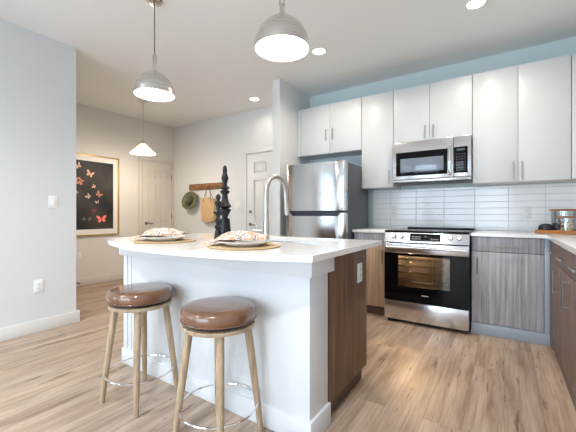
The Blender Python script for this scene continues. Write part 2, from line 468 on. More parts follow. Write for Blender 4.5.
# right of range
t = base_back(-.250, .314, 'wood_lit_taupe', 'kick_bluelit', YF - .004, 'laminate base cabinet, pale tint from daylight, between the oven range and the corner', None)
d = MB().box(-.246, YF, .104, .273, YF + .019, .745, .002).build('door', 'wood_lit_taupe', t)
pull_bar('handle', (-.205, YF, .56), (-.205, YF, .685), (0, -.028, 0), 'lever', d)
d = MB().box(-.246, YF, .750, .273, YF + .019, .878, .002).build('drawer', 'wood_lit_taupe', t)
pull_bar('handle', (-.055, YF, .80), (.087, YF, .80), (0, -.028, 0), 'handle', d)
MB().box(.277, YF - .004, .10, .314, YF + .019, .882, .001).build('filler_strip', 'kick_bluelit', t)
# right run along wall_right
runs = [(2.90, 3.36, 'brown base cabinet nearest the corner, right-hand run'), (2.44, 2.899, 'brown base cabinet second from the corner, right-hand run'),
        (1.98, 2.439, 'brown base cabinet third from the corner, right-hand run'), (1.52, 1.979, 'brown base cabinet at the near end of the right-hand run')]
src = None
for i, (y0, y1, lab) in enumerate(runs):
    if src is None:
        t = src = thing('base_cabinet', lab, 'cabinet', (.62, (y0 + y1) / 2, 0), group='brown base cabinets on the right')
        MB().box(XF + .02, y0, .10, XR - .012, y1, CB - .001).build('body', 'gap', t)
        MB().box(XF + .012, y0, .001, XR - .02, y1, .099).build('kick_board', 'kick', t)
        d = MB().box(XF, y0 + .002, .104, XF + .019, y1 - .002, .722, .002).build('door', 'wood_lit_brown', t)
        pull_bar('handle', (XF, y0 + .07, .535), (XF, y0 + .07, .68), (-.03, 0, 0), 'handle', d, .0055)
        d = MB().box(XF, y0 + .002, .727, XF + .019, y1 - .002, .878, .002).build('drawer', 'wood_lit_brown', t)
        yc = (y0 + y1) / 2
        pull_bar('handle', (XF, yc - .06, .80), (XF, yc + .06, .80), (-.03, 0, 0), 'handle', d, .0055)
    else:
        copy_tree(src, (.62, (y0 + y1) / 2, 0), lab)
tag(MB().box(XF + .001, 3.362, .001, .335, YF - .005, .882).build('filler_panel', 'wood_lit_brown'), 'narrow brown filler panel in the base cabinet corner', 'panel')

# worktops
tag(MB().box(-1.392, 3.405, CB, -1.024, YB - .012, CT, .002).build('countertop', 'quartz'), 'short white countertop between fridge and oven range', 'countertop')
c = MB().prism([(-.252, 3.405), (.291, 3.405), (.291, 1.50), (XR - .012, 1.50), (XR - .012, YB - .012), (-.252, YB - .012)], CB, CT, .002)
tag(c.build('countertop', 'quartz'), 'white L-shaped countertop right of the oven range', 'countertop')

# ------------------------------------------------------------------ tiled backsplash
def splash(name, pts, label):
    g = MB(); g.mi = 0
    for (ax, a0, a1, z0, z1) in pts:
        if ax == 'x': g.box(a0, YB - .004, z0, a1, YB, z1)
        else: g.box(XR - .004, a0, z0, XR, a1, z1)
    g.mi = 1
    tw = .2985; th = .067; Z0 = .947 - .067
    for (ax, a0, a1, z0, z1) in pts:
        org = .335 if ax == 'x' else YB - .01
        k0 = math.floor((a0 - org) / tw); k = k0
        while org + k * tw < a1:
            xa = max(a0, org + k * tw) + .0012; xb = min(a1, org + (k + 1) * tw) - .0012; k += 1
            if xb - xa < .006: continue
            j = 0
            while Z0 + j * th < z1 - .004:
                za = Z0 + j * th + .0012; zb = min(z1, Z0 + (j + 1) * th) - .0012; j += 1; za = max(za, z0)
                if zb <= z0 or zb - za < .006: continue
                if ax == 'x': g.box(xa, YB - .0095, max(za, z0), xb, YB - .004, zb, .0018, 1)
                else: g.box(XR - .0095, xa, max(za, z0), XR - .004, xb, zb, .0018, 1)
    o = g.build(name, ['grout', 'tile']); o['kind'] = 'structure'; return o
splash('trim_1', [('x', -1.372, XR - .01, CT, 1.379)], '')
splash('trim_2', [('y', 1.52, YB - .01, CT, 1.379)], '')

# ------------------------------------------------------------------ upper cabinets
YU = 3.712; ZT = 2.462
def upper(x0, x1, z0, doors, label, filler=None):
    t = thing('wall_cabinet', label, 'cabinet', ((x0 + x1) / 2, 3.88, z0))
    MB().box(x0 + .0005, YU + .02, z0, x1 - .0005, YB - .001, ZT - .001, .001).build('body', 'cab_white', t)
    if filler: MB().box(filler[0], YU, z0, filler[1], YU + .019, ZT, .001).build('filler_strip', 'cab_white', t)
    for (a, b, hx, h0, h1) in doors:
        d = MB().box(a + .0018, YU, z0 + .002, b - .0018, YU + .019, ZT, .0015).build('door', 'cab_white', t)
        if hx is not None: pull_bar('handle', (hx, YU, h0), (hx, YU, h1), (0, -.026, 0), 'handle', d)
upper(-2.287, -1.403, 1.845, [(-2.245, -1.818, -1.862, 2.02, 2.135), (-1.818, -1.403, -1.772, 2.02, 2.135)], 'white two-door wall cabinet over the fridge', (-2.287, -2.247))
upper(-1.401, -1.032, 1.385, [(-1.401, -1.032, -1.078, 1.44, 1.56)], 'narrow white single-door wall cabinet left of the microwave')
upper(-1.030, -.262, 1.862, [(-1.030, -.655, -.695, 1.90, 2.01), (-.655, -.262, -.617, 1.90, 2.01)], 'white two-door wall cabinet above the microwave')
upper(-.260, .482, 1.385, [(-.260, .107, .072, 1.42, 1.56), (.107, .482, .137, 1.42, 1.56)], 'tall white two-door wall cabinet right of the microwave')
upper(.484, XR - .002, 1.385, [(.484, XR - .004, None, 0, 0)], 'white corner wall cabinet cut off at the right edge')

# ------------------------------------------------------------------ fridge
FX0, FX1, FY = -2.165, -1.402, 3.24
t = thing('refrigerator', 'stainless steel top-freezer refrigerator with dark grey sides', 'refrigerator', ((FX0 + FX1) / 2, 3.55, 0))
MB().box(FX0, FY + .075, .03, FX1, 3.94, 1.645, .006).build('body', 'fridge_side', t)
def fdoor(z0, z1):
    # gently bowed door slab, narrow rounded side edges
    pts = [(FX0, FY + .068), (FX0, FY + .018)]
    N = 18
    for i in range(N + 1):
        s = i / N; e = 1 - (2 * s - 1) ** 2
        edge = .016 * max(0, 1 - min(s, 1 - s) / .03) ** 2
        pts.append((FX0 + .002 + s * (FX1 - FX0 - .004), FY + edge + .009 - .017 * e))
    pts += [(FX1, FY + .018), (FX1, FY + .068)]
    return MB().prism(pts, z0, z1, .003)
fz = fdoor(1.122, 1.66).build('freezer_door', 'steel', t, ang=25)
fr = fdoor(.06, 1.098).build('fridge_door', 'steel', t, ang=25)
MB().box(FX0 + .004, FY + .012, 1.098, FX1 - .004, FY + .066, 1.122).build('door_gap', 'black_plastic', t)
hp = MB().prism([(-2.10, 1.098), (-1.46, 1.098), (-1.50, 1.062), (-2.06, 1.062)], -.0, .012, .002, Matrix(((1, 0, 0, 0), (0, 0, 1, FY - .012), (0, 1, 0, 0), (0, 0, 0, 1))))
hp.build('recessed_grip', mat('dark slate plastic', (.03, .035, .06), .25), fr)
MB().box(-1.53, FY - .006, 1.618, -1.462, FY + .0, 1.626, .001).build('badge', 'grey_print', fz)
for x in (FX0 + .05, FX1 - .09):
    MB().box(x, FY + .10, .0, x + .04, FY + .14, .03).build('foot', 'black_plastic', t)
MB().box(FX1 - .14, FY + .03, 1.66, FX1 - .03, FY + .10, 1.672, .003).build('hinge_cover', 'fridge_side', t)

# ------------------------------------------------------------------ range
RX0, RX1, RY = -1.018, -.258, 3.33
t = thing('oven_range', 'stainless steel slide-in electric oven range with black glass door', 'oven', ((RX0 + RX1) / 2, 3.65, 0))
# carcass as walls around a real cavity
b = MB()
b.box(RX0, RY + .05, .05, RX0 + .10, YB - .03, .90); b.box(RX1 - .10, RY + .05, .05, RX1, YB - .03, .90)
b.box(RX0 + .10, RY + .05, .05, RX1 - .10, YB - .03, .30); b.box(RX0 + .10, RY + .05, .72, RX1 - .10, YB - .03, .90)
b.box(RX0 + .10, YB - .12, .30, RX1 - .10, YB - .03, .72)
b.build('body', 'cavity', t)
MB().box(RX0 + .002, RY + .02, .901, RX1 - .002, YB - .03, .921, .003).build('cooktop', 'black_gloss', t)
MB().box(RX0 + .08, YB - .09, .921, RX1 - .0, YB - .035, .934, .004).build('vent_trim', 'black_plastic', t)
# sloped control panel
cp = MB()
for f in [0]:
    prof = [(RY + .05, .80), (RY + .012, .80), (RY + .004, .806), (RY + .030, .905), (RY + .050, .920), (RY + .075, .9215)]
    pts = [(y, z) for y, z in prof] + [(RY + .075, .80)]
    cp.prism(pts, RX0, RX1, .0015, Matrix(((0, 0, 1, 0), (1, 0, 0, 0), (0, 1, 0, 0), (0, 0, 0, 1))))
pan = cp.build('control_panel', 'steel_h', t)
nrm = Vector((0, -.967, .254)); upv = Vector((0, .254, .967))
def onpanel(x, z): s = (z - .806) / .099; return Vector((x, RY + .004 + .026 * s, z))
c0 = onpanel(-.632, .858)
dsp = MB(); dsp.box(-.137, -.0025, -.036, .137, .0025, .036, .002); dd = dsp.build('display', 'black_gloss', pan, world=False)
dd.matrix_parent_inverse.identity(); dd.rotation_euler = (-math.radians(14.7), 0, 0); dd.location = c0 - t.location + nrm * .002
bt_ = MB()
for i in range(5):
    for j in range(2): bt_.box(-.118 + i * .017, -.0035, -.020 + j * .022, -.108 + i * .017, -.0028, -.012 + j * .022)
bt_.build('touch_marks', 'grey_print', dd, world=False)
bt_ = MB()
for i in range(4): bt_.box(.052 + i * .019, -.0035, -.02, .062 + i * .019, -.0028, -.012)
bt_.build('touch_marks', 'grey_print', dd, world=False)
for x in (-.918, -.848, -.413, -.338):
    q = nrm.to_track_quat('Z', 'Y').to_matrix(); c = onpanel(x, .862)
    kb = MB(); kb.lathe([(0, 0), (.026, 0), (.026, .004), (.0205, .006), (.018, .030), (.016, .033), (0, .033)], c, 24, q)
    kn = kb.build('knob', 'steel_h', pan)
    gp = MB(); gp.box(-.0035, -.003, -.019, .0035, .005, .019, .001)
    gp.build('grip', 'chrome', kn, world=False, xf=Matrix.Translation(c - t.location + nrm * .034) @ Matrix.Rotation(-math.radians(14.7), 4, 'X') @ Matrix.Rotation(.15, 4, 'Y'))
# door: steel band on top, black glass frame round a window
dr = MB(); dr.box(RX0 + .002, RY + .004, .700, RX1 - .002, RY + .048, .795, .004); dr_o = dr.build('door', 'steel_h', t)
fr_ = MB(); wx0, wx1, wz0, wz1 = -.885, -.415, .372, .672
z0, z1 = .226, .698
fr_.box(RX0 + .002, RY + .006, z0, wx0, RY + .046, z1); fr_.box(wx1, RY + .006, z0, RX1 - .002, RY + .046, z1)
fr_.box(wx0, RY + .006, z0, wx1, RY + .046, wz0); fr_.box(wx0, RY + .006, wz1, wx1, RY + .046, z1)
fr_.build('door_glass_surround', 'black_gloss', dr_o)
MB().box(wx0, RY + .006, wz0, wx1, RY + .010, wz1).build('door_window', 'oven_glass', dr_o)
hb = MB(); hb.tube([(RX0 + .03, RY - .036, .757), (RX1 - .03, RY - .036, .757)], .0135, 16)
hb.box(RX0 + .035, RY - .036, .746, RX0 + .06, RY + .006, .768, .003); hb.box(RX1 - .06, RY - .036, .746, RX1 - .035, RY + .006, .768, .003)
hb.build('handle', 'steel_h', dr_o)
MB().box(-.66, RY + .0045, .296, -.60, RY + .0058, .303).build('badge', 'grey_print', dr_o)
MB().box(RX0 + .003, RY + .002, .036, RX1 - .003, RY + .048, .220, .004).build('drawer', 'steel_h', t)
for x in (RX0 + .03, RX1 - .06):
    MB().box(x, RY + .03, 0, x + .03, RY + .06, .036).build('foot', 'black_plastic', t)
MB().box(RX0 + .01, RY + .07, .012, RX1 - .01, RY + .09, .049).build('toe_panel', 'black_plastic', t)
for j, z in enumerate((.43, .50, .57, .635)):
    r = MB(); xa, xb, ya, yb = RX0 + .102, RX1 - .102, RY + .07, YB - .14
    r.tube([(xa, ya, z), (xb, ya, z)], .0055, 6); r.tube([(xa, ya + .02, z - .012), (xb, ya + .02, z - .014)], .004, 6)
    for i in range(15):
        x = xa + .01 + i * (xb - xa - .02) / 14; r.tube([(x, ya, z), (x, yb, z)], .002, 6)
    r.build('oven_rack', 'chrome', t)
el = MB(); el.tube([(-.85, RY + .12, .335), (-.42, RY + .12, .335), (-.42, RY + .45, .335), (-.85, RY + .45, .335)], .006, 8); el.build('heating_element', 'black_plastic', t)
MB().lathe([(0, 0), (.018, 0), (.02, .015), (.012, .03), (0, .034)], (RX0 + .17, YB - .15, .64), 12, Matrix.Rotation(PI / 2, 3, 'X')).build('oven_lamp', emit('oven bulb', (1, .72, .42), 12), t)
ol = bpy.data.lights.new('oven_light', 'POINT'); ol.energy = 45.0; ol.color = (1, .70, .42); ol.shadow_soft_size = .02
oo = bpy.data.objects.new('oven_light', ol); COL.objects.link(oo); oo.location = (RX0 + .19, RY + .28, .70)

# ------------------------------------------------------------------ microwave
MX0, MX1, MY, MZ0, MZ1 = -1.026, -.266, 3.65, 1.425, 1.858
t = thing('microwave', 'stainless steel over-the-range microwave with black glass door', 'microwave', ((MX0 + MX1) / 2, 3.84, MZ0))
MB().box(MX0 + .003, MY + .03, MZ0, MX1 - .003, YB - .012, MZ1, .003).build('body', 'fridge_side', t)
d = MB(); d.box(MX0, MY, 1.455, -.424, MY + .029, MZ1, .004); do = d.build('door', 'steel_h', t)
MB().box(-.985, MY - .0025, 1.492, -.475, MY + .001, 1.748, .002).build('door_glass', 'black_gloss', do)
MB().box(-.938, MY - .004, 1.532, -.512, MY - .002, 1.678, .001).build('window_mesh', 'mw_glass', do)
h = MB(); h.tube([(-.451, MY - .002, 1.49), (-.451, MY - .030, 1.50), (-.451, MY - .038, 1.53), (-.451, MY - .040, 1.62), (-.451, MY - .038, 1.73), (-.451, MY - .030, 1.77), (-.451, MY - .002, 1.782)], .015, 14)
h.build('handle', 'chrome', do)
c = MB(); c.box(-.422, MY, 1.455, MX1, MY + .029, MZ1, .004); co_ = c.build('control_panel', 'steel_h', t)
k = MB(); k.box(-.418, MY - .0025, 1.492, -.296, MY + .001, 1.752, .002); k.mi = 1
for i in range(4):
    for j in range(7): k.box(-.396 + i * .024, MY - .0032, 1.516 + j * .027, -.390 + i * .024, MY - .0022, 1.5205 + j * .027)
k.build('keypad', ['black_gloss', 'grey_print'], co_)
MB().box(-.395, MY - .0034, 1.712, -.32, MY - .0026, 1.735).build('clock_display', mat('dim display', (.05, .06, .07), .2), co_)
MB().box(MX0, MY + .004, MZ0, MX1, MY + .029, 1.453, .003).build('grille', 'steel_h', t)
g = MB()
for i in range(24): g.box(MX0 + .03 + i * .0295, MY + .002, 1.430, MX0 + .052 + i * .0295, MY + .0045, 1.436)
g.build('vent_slot', 'black_plastic', t)
MB().box(MX0 + .01, MY + .04, MZ0 - .006, MX1 - .01, 4.0, MZ0 - .0005, .002).build('underside_panel', 'black_plastic', t)

# ------------------------------------------------------------------ wall plates
def plate(c, axis, sgn, label, kind, w=.075, h=.118, m='white_plastic', name=None, cat=None):
    name = name or ('light_switch' if kind == 'switch' else 'wall_outlet')
    o = thing(name, label, cat or ('switch' if kind == 'switch' else 'outlet'), c)
    Mx = Matrix.Rotation(0, 4, 'Z') if (axis == 'y' and sgn < 0) else Matrix.Rotation({('y', 1): PI, ('x', 1): PI / 2, ('x', -1): -PI / 2}[(axis, sgn)], 4, 'Z')
    MB().box(-w / 2, -.006, -h / 2, w / 2, 0, h / 2, .002).build('plate', m, o, world=False, xf=Mx)
    n = 2 if w > .1 else 1
    for i in range(n):
        x = (i - (n - 1) / 2) * .046
        if kind == 'switch':
            MB().box(x - .016, -.010, -.033, x + .016, -.0055, .033, .002).build('rocker', m, o, world=False, xf=Mx)
        else:
            for s in (-.019, .019):
                f = MB().box(x - .016, -.0078, s - .014, x + .016, -.0055, s + .014, .003).build('socket', m, o, world=False, xf=Mx)
                e = MB()
                e.box(x - .008, -.0084, s - .004, x - .005, -.0076, s + .006); e.box(x + .005, -.0084, s - .004, x + .008, -.0076, s + .006)
                e.build('slot', 'dark_hole', f, world=False, xf=Mx)
    return o
plate((XL, 1.363, 1.20), 'x', 1, 'white light switch on the left wall', 'switch')
plate((XL, 1.246, .42), 'x', 1, 'white outlet low on the left wall above the baseboard', 'outlet')
plate((XP, 2.362, .445), 'x', 1, 'ivory outlet low on the hall wall under the picture', 'outlet')
plate((-3.66, YB, 1.225), 'y', -1, 'pale double switch plate beside the entry door', 'switch', .118)
plate((-1.12, YB - .0096, 1.113), 'y', -1, 'white outlet on tiled backsplash left of the range', 'outlet')
o_right = plate((.187, YB - .0096, 1.10), 'y', -1, 'white outlet on tiled backsplash above the wooden tray', 'outlet')
ds = MB(); ds.lathe([(0, 0), (.012, 0), (.012, .004), (.005, .006), (.005, .055), (.009, .058), (.009, .07), (0, .072)], (XP + bt, 2.34, .055), 14, Matrix.Rotation(PI / 2, 3, 'Y'))
tag(ds.build('door_stop', 'black_plastic'), 'small dark door stop on the hall baseboard', 'door stop')

# ------------------------------------------------------------------ island
IY = 1.34; IXL, IXR = -2.317, -.759; IB = 2.083
t = thing('kitchen_island', 'kitchen island with white front and dark brown end panel', 'island', (-1.5, 1.7, 0))
# white front knee wall with end posts
b = MB(); b.box(IXL, IY, 0, IXR, IY + .19, CB - .001, .002); b.build('front_panel', 'island_white', t)
a = MB(); a.box(IXL - .022, IY - .028, .79, IXR + .026, IY + .215, CB - .001, .002); a.build('apron', 'island_white', t)
bb = MB(); bb.box(IXL - .014, IY - .014, 0, IXR + .014, IY + .20, bh - .005, .004); bb.build('baseboard', 'island_white', t)
p_ = MB(); p_.box(IXL, IY - .006, bh, IXL + .045, IY, .79, .002); p_.box(IXL + .065, IY - .004, bh, IXL + .095, IY, .79, .002); p_.build('corner_trim', 'island_white', t)
cabs = MB()
cabs.box(-.793, IY + .19, .10, -.773, IB - .02, CB - .001)
cabs.box(IXL + .03, IY + .19, .10, IXL + .05, IB - .02, CB - .001)
cabs.box(IXL + .03, IY + .19, .10, -.773, IB - .02, .12)
cabs.box(IXL + .05, IB - .045, .12, -.793, IB - .022, CB - .001)
cabs.build('body', 'cab_inner', t)
MB().box(-.772, IY + .203, .10, -.752, IB, CB - .001, .001).build('end_panel', 'wood_lit_dark', t)
MB().box(IXL + .03, IY + .203, .10, IXL + .012, IB, CB - .001, .001).build('end_panel', 'wood_lit_dark', t)
MB().box(IXL + .05, IY + .20, 0, -.785, IB - .006, .099).build('kick_board', 'kick_brown', t)
nd = 3; wd = (-.776 - (IXL + .032)) / nd
for i in range(nd):
    x0 = IXL + .032 + i * wd
    d = MB().box(x0 + .002, IB - .02, .104, x0 + wd - .002, IB - .001, CB - .006, .002).build('door', 'wood_lit_dark', t)
    pull_bar('handle', (x0 + wd - .05, IB - .001, .60), (x0 + wd - .05, IB - .001, .74), (0, .03, 0), 'handle', d)
o = plate((-.752, 1.955, .72), 'x', 1, 'white outlet on the brown end of the island', 'outlet', .075, .118)
# bowed countertop with a real sink hole
cx0, cx1, cyf, cyb, sag = -2.335, -.655, 1.18, 2.095, .19
SX0, SX1, SY0, SY1 = -1.50, -.865, 1.635, 2.0
N = 40
front = []
for i in range(N + 1):
    s = i / N; x = cx0 + (cx1 - cx0) * s
    front.append((x, cyf + .045 * (1 - s) - sag * (1 - abs(2 * s - 1) ** 2.2)))
bm = bmesh.new()
outer = front + [(cx1, cyb), (cx0, cyb)]
def rrect(x0, y0, x1, y1, r, k=4):
    p = []
    for (cx, cy, a) in ((x1 - r, y1 - r, 0), (x0 + r, y1 - r, 90), (x0 + r, y0 + r, 180), (x1 - r, y0 + r, 270)):
        for i in range(k + 1):
            t_ = math.radians(a + 90 * i / k); p.append((cx + r * math.cos(t_), cy + r * math.sin(t_)))
    return p
hole = rrect(SX0, SY0, SX1, SY1, .03)
def loop(bm, pts, z):
    vs = [bm.verts.new((x, y, z)) for x, y in pts]; return vs, [bm.edges.new((vs[i], vs[(i + 1) % len(vs)])) for i in range(len(vs))]
for z in (CB, CT):
    vo, eo = loop(bm, outer, z); vh, eh = loop(bm, hole, z)
    bmesh.ops.triangle_fill(bm, edges=eo + eh, use_beauty=True)
    if z == CB: vo0, vh0 = vo, vh
    else:
        for A, B in ((vo0, vo), (vh0, vh)):
            for i in range(len(A)):
                j = (i + 1) % len(A); bm.faces.new((A[i], A[j], B[j], B[i]))
mb = MB(); mb.bm.free(); mb.bm = bm
ct = mb.build('countertop', 'quartz', ang=30)
bv = ct.modifiers.new('edge', 'BEVEL'); bv.width = .002; bv.segments = 2; bv.limit_method = 'ANGLE'; bv.angle_limit = math.radians(60)
tag(ct, 'white bow-fronted quartz countertop on the island', 'countertop')
# undermount sink
s = MB()
o_ = rrect(SX0 - .004, SY0 - .004, SX1 + .004, SY1 + .004, .034); i_ = rrect(SX0 + .012, SY0 + .012, SX1 - .012, SY1 - .012, .03)
fl = rrect(SX0 - .02, SY0 - .02, SX1 + .02, SY1 + .02, .04)
rings = []
for pts, z in ((fl, CB - .001), (o_, CB - .001), (i_, .70), ([(x * .96 + .04 * (SX0 + SX1) / 2, y * .94 + .06 * (SY0 + SY1) / 2) for x, y in i_], .69)):
    rings.append([s.bm.verts.new((x, y, z)) for x, y in pts])
for A, B in zip(rings, rings[1:]):
    for i in range(len(A)):
        j = (i + 1) % len(A); s.bm.faces.new((A[i], A[j], B[j], B[i]))
s.bm.faces.new(rings[-1])
sk = s.build('sink', 'steel_h'); sk.modifiers.new('thickness', 'SOLIDIFY').thickness = .0015; sk.modifiers['thickness'].offset = 0
tag(sk, 'stainless undermount sink set in the island countertop', 'sink')
# faucet
FXc, FYc = -1.187, 1.568
t = thing('faucet', 'brushed nickel gooseneck faucet on the island', 'faucet', (FXc, FYc, CT))
f = MB(); f.lathe([(0, 0), (.030, 0), (.030, .004), (.021, .008), (.019, .012), (.019, .118), (.016, .124), (0, .124)], (FXc, FYc, CT), 28); f.build('base', 'faucet_metal', t)
pts = [(FXc, FYc, CT + .12), (FXc, FYc, CT + .20), (FXc, FYc, CT + .30)]
R = .104
for i in range(1, 19):
    a = PI - i * math.radians(182) / 18; pts.append((FXc, FYc + R + R * math.cos(a), CT + .30 + R * math.sin(a)))
pts += [(FXc, FYc + 2 * R + .008, CT + .235)]
f = MB(); f.tube(pts, .0145, 18); f.build('spout', 'faucet_metal', t)
f = MB(); f.cyl((FXc, FYc + 2 * R + .008, CT + .24), (FXc, FYc + 2 * R + .019, CT + .165), .0165, .018, 20); f.build('spray_head', 'faucet_metal', t)
f = MB(); f.cyl((FXc - .018, FYc - .004, CT + .07), (FXc - .062, FYc - .012, CT + .072), .0125, .0125, 18)
f.tube([(FXc - .052, FYc - .010, CT + .072), (FXc - .064, FYc - .014, CT + .10), (FXc - .080, FYc - .018, CT + .13)], [.006, .0055, .005], 10)
f.cyl((FXc - .062, FYc - .012, CT + .072), (FXc - .085, FYc - .014, CT + .073), .008, .010, 14)
f.build('lever', 'faucet_metal', t)

# ------------------------------------------------------------------ bar stools
def stool(loc, rz, label):
    t = thing('bar_stool', label, 'stool', loc, rz, 'bar stools at the island')
    c = MB(); c.lathe([(0, .578), (.160, .578), (.172, .583), (.178, .594), (.180, .610), (.179, .628), (.173, .640), (.160, .6475), (.135, .651), (.08, .6525), (0, .653)], n=56); c.build('cushion', 'leather', t, world=False)
    r = MB(); pts = [(.179 * math.cos(a * PI / 28), .179 * math.sin(a * PI / 28), .590) for a in range(56)]; r.tube(pts, .0028, 6, True); r.build('piping', 'leather', t, world=False)
    w = MB(); w.lathe([(0, .545), (.160, .545), (.172, .549), (.174, .558), (.172, .566), (.160, .568), (0, .568)], n=56); w.build('seat_frame', 'oak', t, world=False)
    g = MB(); g.lathe([(0, .5682), (.150, .5682), (.150, .5778), (0, .5778)], n=48); g.build('swivel_plate', 'black_plastic', t, world=False)
    for k in range(4):
        a = PI / 4 + k * PI / 2; ca, sa = math.cos(a), math.sin(a)
        l_ = MB()
        l_.tube([(.136 * ca, .136 * sa, .546), (.150 * ca, .150 * sa, .45), (.190 * ca, .190 * sa, .14), (.205 * ca, .205 * sa, .004), (.2052 * ca, .2052 * sa, 0)], [.0195, .0195, .0165, .0135, .012], 16)
        l_.build('leg', 'oak', t, world=False)
    f = MB(); f.tube([(.187 * math.cos(i * PI / 32), .187 * math.sin(i * PI / 32), .168) for i in range(64)], .0045, 8, True); f.build('foot_ring', 'chrome', t, world=False)
    return t
st = stool((-1.150, 1.14, 0), math.radians(2), 'bar stool with brown leather seat, nearer to the camera')
copy_tree(st, (-1.795, 1.14, 0), 'bar stool with brown leather seat, farther left near the island corner', rz=math.radians(6))

# ------------------------------------------------------------------ place settings
def napkin(seed):
    g = bmesh.new(); nx, ny = 34, 20
    V = []
    for i in range(nx + 1):
        row = []
        for j in range(ny + 1):
            u = i / nx; v = j / ny
            x = -.205 + u * .325; y = -.045 + v * .135
            y *= .75 + .5 * abs(math.sin(3.1 * u + .4))
            # sits on the plate, spills over its left rim down to the mat
            base = .037 if x > -.115 else .037 - (.037 - .009) * min(1, (-.115 - x) / .07)
            puff = (.024 * math.exp(-((x + .02) / .09) ** 2) + .012) * math.cos((v - .5) * PI) ** .7 if 0 < v < 1 else 0
            fold = .010 * math.sin(v * 19 + 3 * u + seed) * (1 - .3 * u) + .012 * noise.noise(Vector((x * 22 + seed, y * 22, seed)))
            z = base + puff * (1 if x > -.13 else .45) + abs(fold) * (.9 if 0 < v < 1 else .2)
            row.append(g.verts.new((x, y + .01 * noise.noise(Vector((x * 15, seed, 0))), z)))
        V.append(row)
    for i in range(nx):
        for j in range(ny): g.faces.new((V[i][j], V[i + 1][j], V[i + 1][j + 1], V[i][j + 1]))
    mb = MB(); mb.bm.free(); mb.bm = g; return mb
for k, (x, y, rz, who) in enumerate(((-1.128, 1.305, .52, 'in front of the faucet'), (-1.765, 1.285, .52, 'at the far left end of the island'))):
    mt = MB(); mt.lathe([(0, .0), (.183, .0), (.186, .003), (.184, .006), (.17, .0062), (0, .006)], n=56)
    o = mt.build('placemat', 'mat'); o.location = (x, y, CT + .0005); tag(o, 'round woven placemat ' + who, 'placemat', 'placemats on the island')
    pl = MB(); pl.lathe([(0, .0), (.085, .0), (.090, .002), (.125, .016), (.138, .022), (.139, .0245), (.136, .0255), (.12, .021), (.088, .007), (0, .006)], n=56)
    o = pl.build('plate', 'porcelain'); o.location = (x, y, CT + .0075); tag(o, 'white dinner plate ' + who, 'plate', 'plates on the island')
    o = napkin(k * 3.7 + 1).build('napkin', 'napkin'); o.location = (x, y, CT + .001); o.rotation_euler = (0, 0, rz)
    sd = o.modifiers.new('cloth', 'SOLIDIFY'); sd.thickness = .0015; sd.offset = 1
    tag(o, 'crumpled patterned napkin on the plate ' + who, 'napkin', 'napkins on the island')

# turned dark finials
def turned(name, prof, loc, label):
    o = MB().lathe(prof, n=28).build(name, 'dark_turned', ang=40); o.location = loc
    return tag(o, label, 'candlestick', 'dark candlesticks on the island')
k = .001685
P_ = [(0, 356), (29, 356), (29, 352), (21, 278), (20, 274), (12, 272), (13, 264), (24, 243), (27, 238), (27, 235), (20, 232), (15, 230), (25, 225), (28, 221), (27, 218), (20, 210), (14, 192), (11, 173), (19, 162), (21, 158), (19, 154), (13, 151), (13, 148), (19, 145), (21, 141), (18, 137), (11, 133), (9, 125), (12, 112), (16, 101), (15, 96), (9, 80), (10, 66), (8, 52), (4, 46), (0, 44)]
turned('candlestick', [(r * k, (356 - y) * k) for r, y in P_], (-1.690, 1.735, CT), 'tall dark turned wooden candlestick finial on the island')
k = .001522
P_ = [(0, 367), (16, 367), (16, 363), (12, 327), (9, 324), (13, 316), (14, 310), (9, 303), (8, 301), (13, 294), (14, 288), (9, 281), (6, 274), (8, 266), (17, 255), (19, 250), (16, 246), (8, 241), (6, 233), (9, 222), (13, 213), (12, 208), (6, 201), (6, 198), (10, 192), (10, 184), (5, 176), (0, 173)]
turned('candlestick', [(r * k * 1.15, (367 - y) * k * 1.03) for r, y in P_], (-1.565, 1.545, CT), 'short dark turned candlestick left of the taller one')

# ------------------------------------------------------------------ tray and jars in the corner
ta = math.radians(-18); ux, uy = math.cos(ta), math.sin(ta); vx, vy = -uy, ux
T0 = Vector((.226, 3.66))
def T(a, b): return (T0.x + ux * a + vx * b, T0.y + uy * a + vy * b)
tc0 = T(.25, .19)
tr = MB(); tr.box(-.25, -.19, 0, .25, .19, .022, .006)
tr.box(-.25, -.19, .0215, .25, -.180, .031, .003); tr.box(-.25, .180, .0215, .25, .19, .031, .003)
tr.box(-.25, -.180, .0215, -.240, .180, .031, .003); tr.box(.240, -.180, .0215, .25, .180, .031, .003)
o = tr.build('wooden_tray', 'tray_wood'); o.location = (tc0[0], tc0[1], CT + .0005); o.rotation_euler = (0, 0, ta)
tag(o, 'long orange-brown wooden tray in the countertop corner', 'tray')
TZ = CT + .0228
x, y = T(.066, .066)
o = MB().lathe([(0, 0), (.048, 0), (.054, .006), (.057, .018), (.054, .035), (.044, .050), (.028, .060), (0, .064)], n=32).build('smart_speaker', 'sponge_blk'); o.location = (x, y, TZ)
tag(o, 'black rounded speaker at the left end of the tray', 'speaker')
x, y = T(.122, .130)
o = MB().lathe([(0, 0), (.024, 0), (.026, .004), (.026, .058), (.022, .068), (0, .070)], n=28).build('pepper_pot', 'black_plastic'); o.location = (x, y, TZ)
tag(o, 'small black pot between the speaker and the glass jar', 'pot')
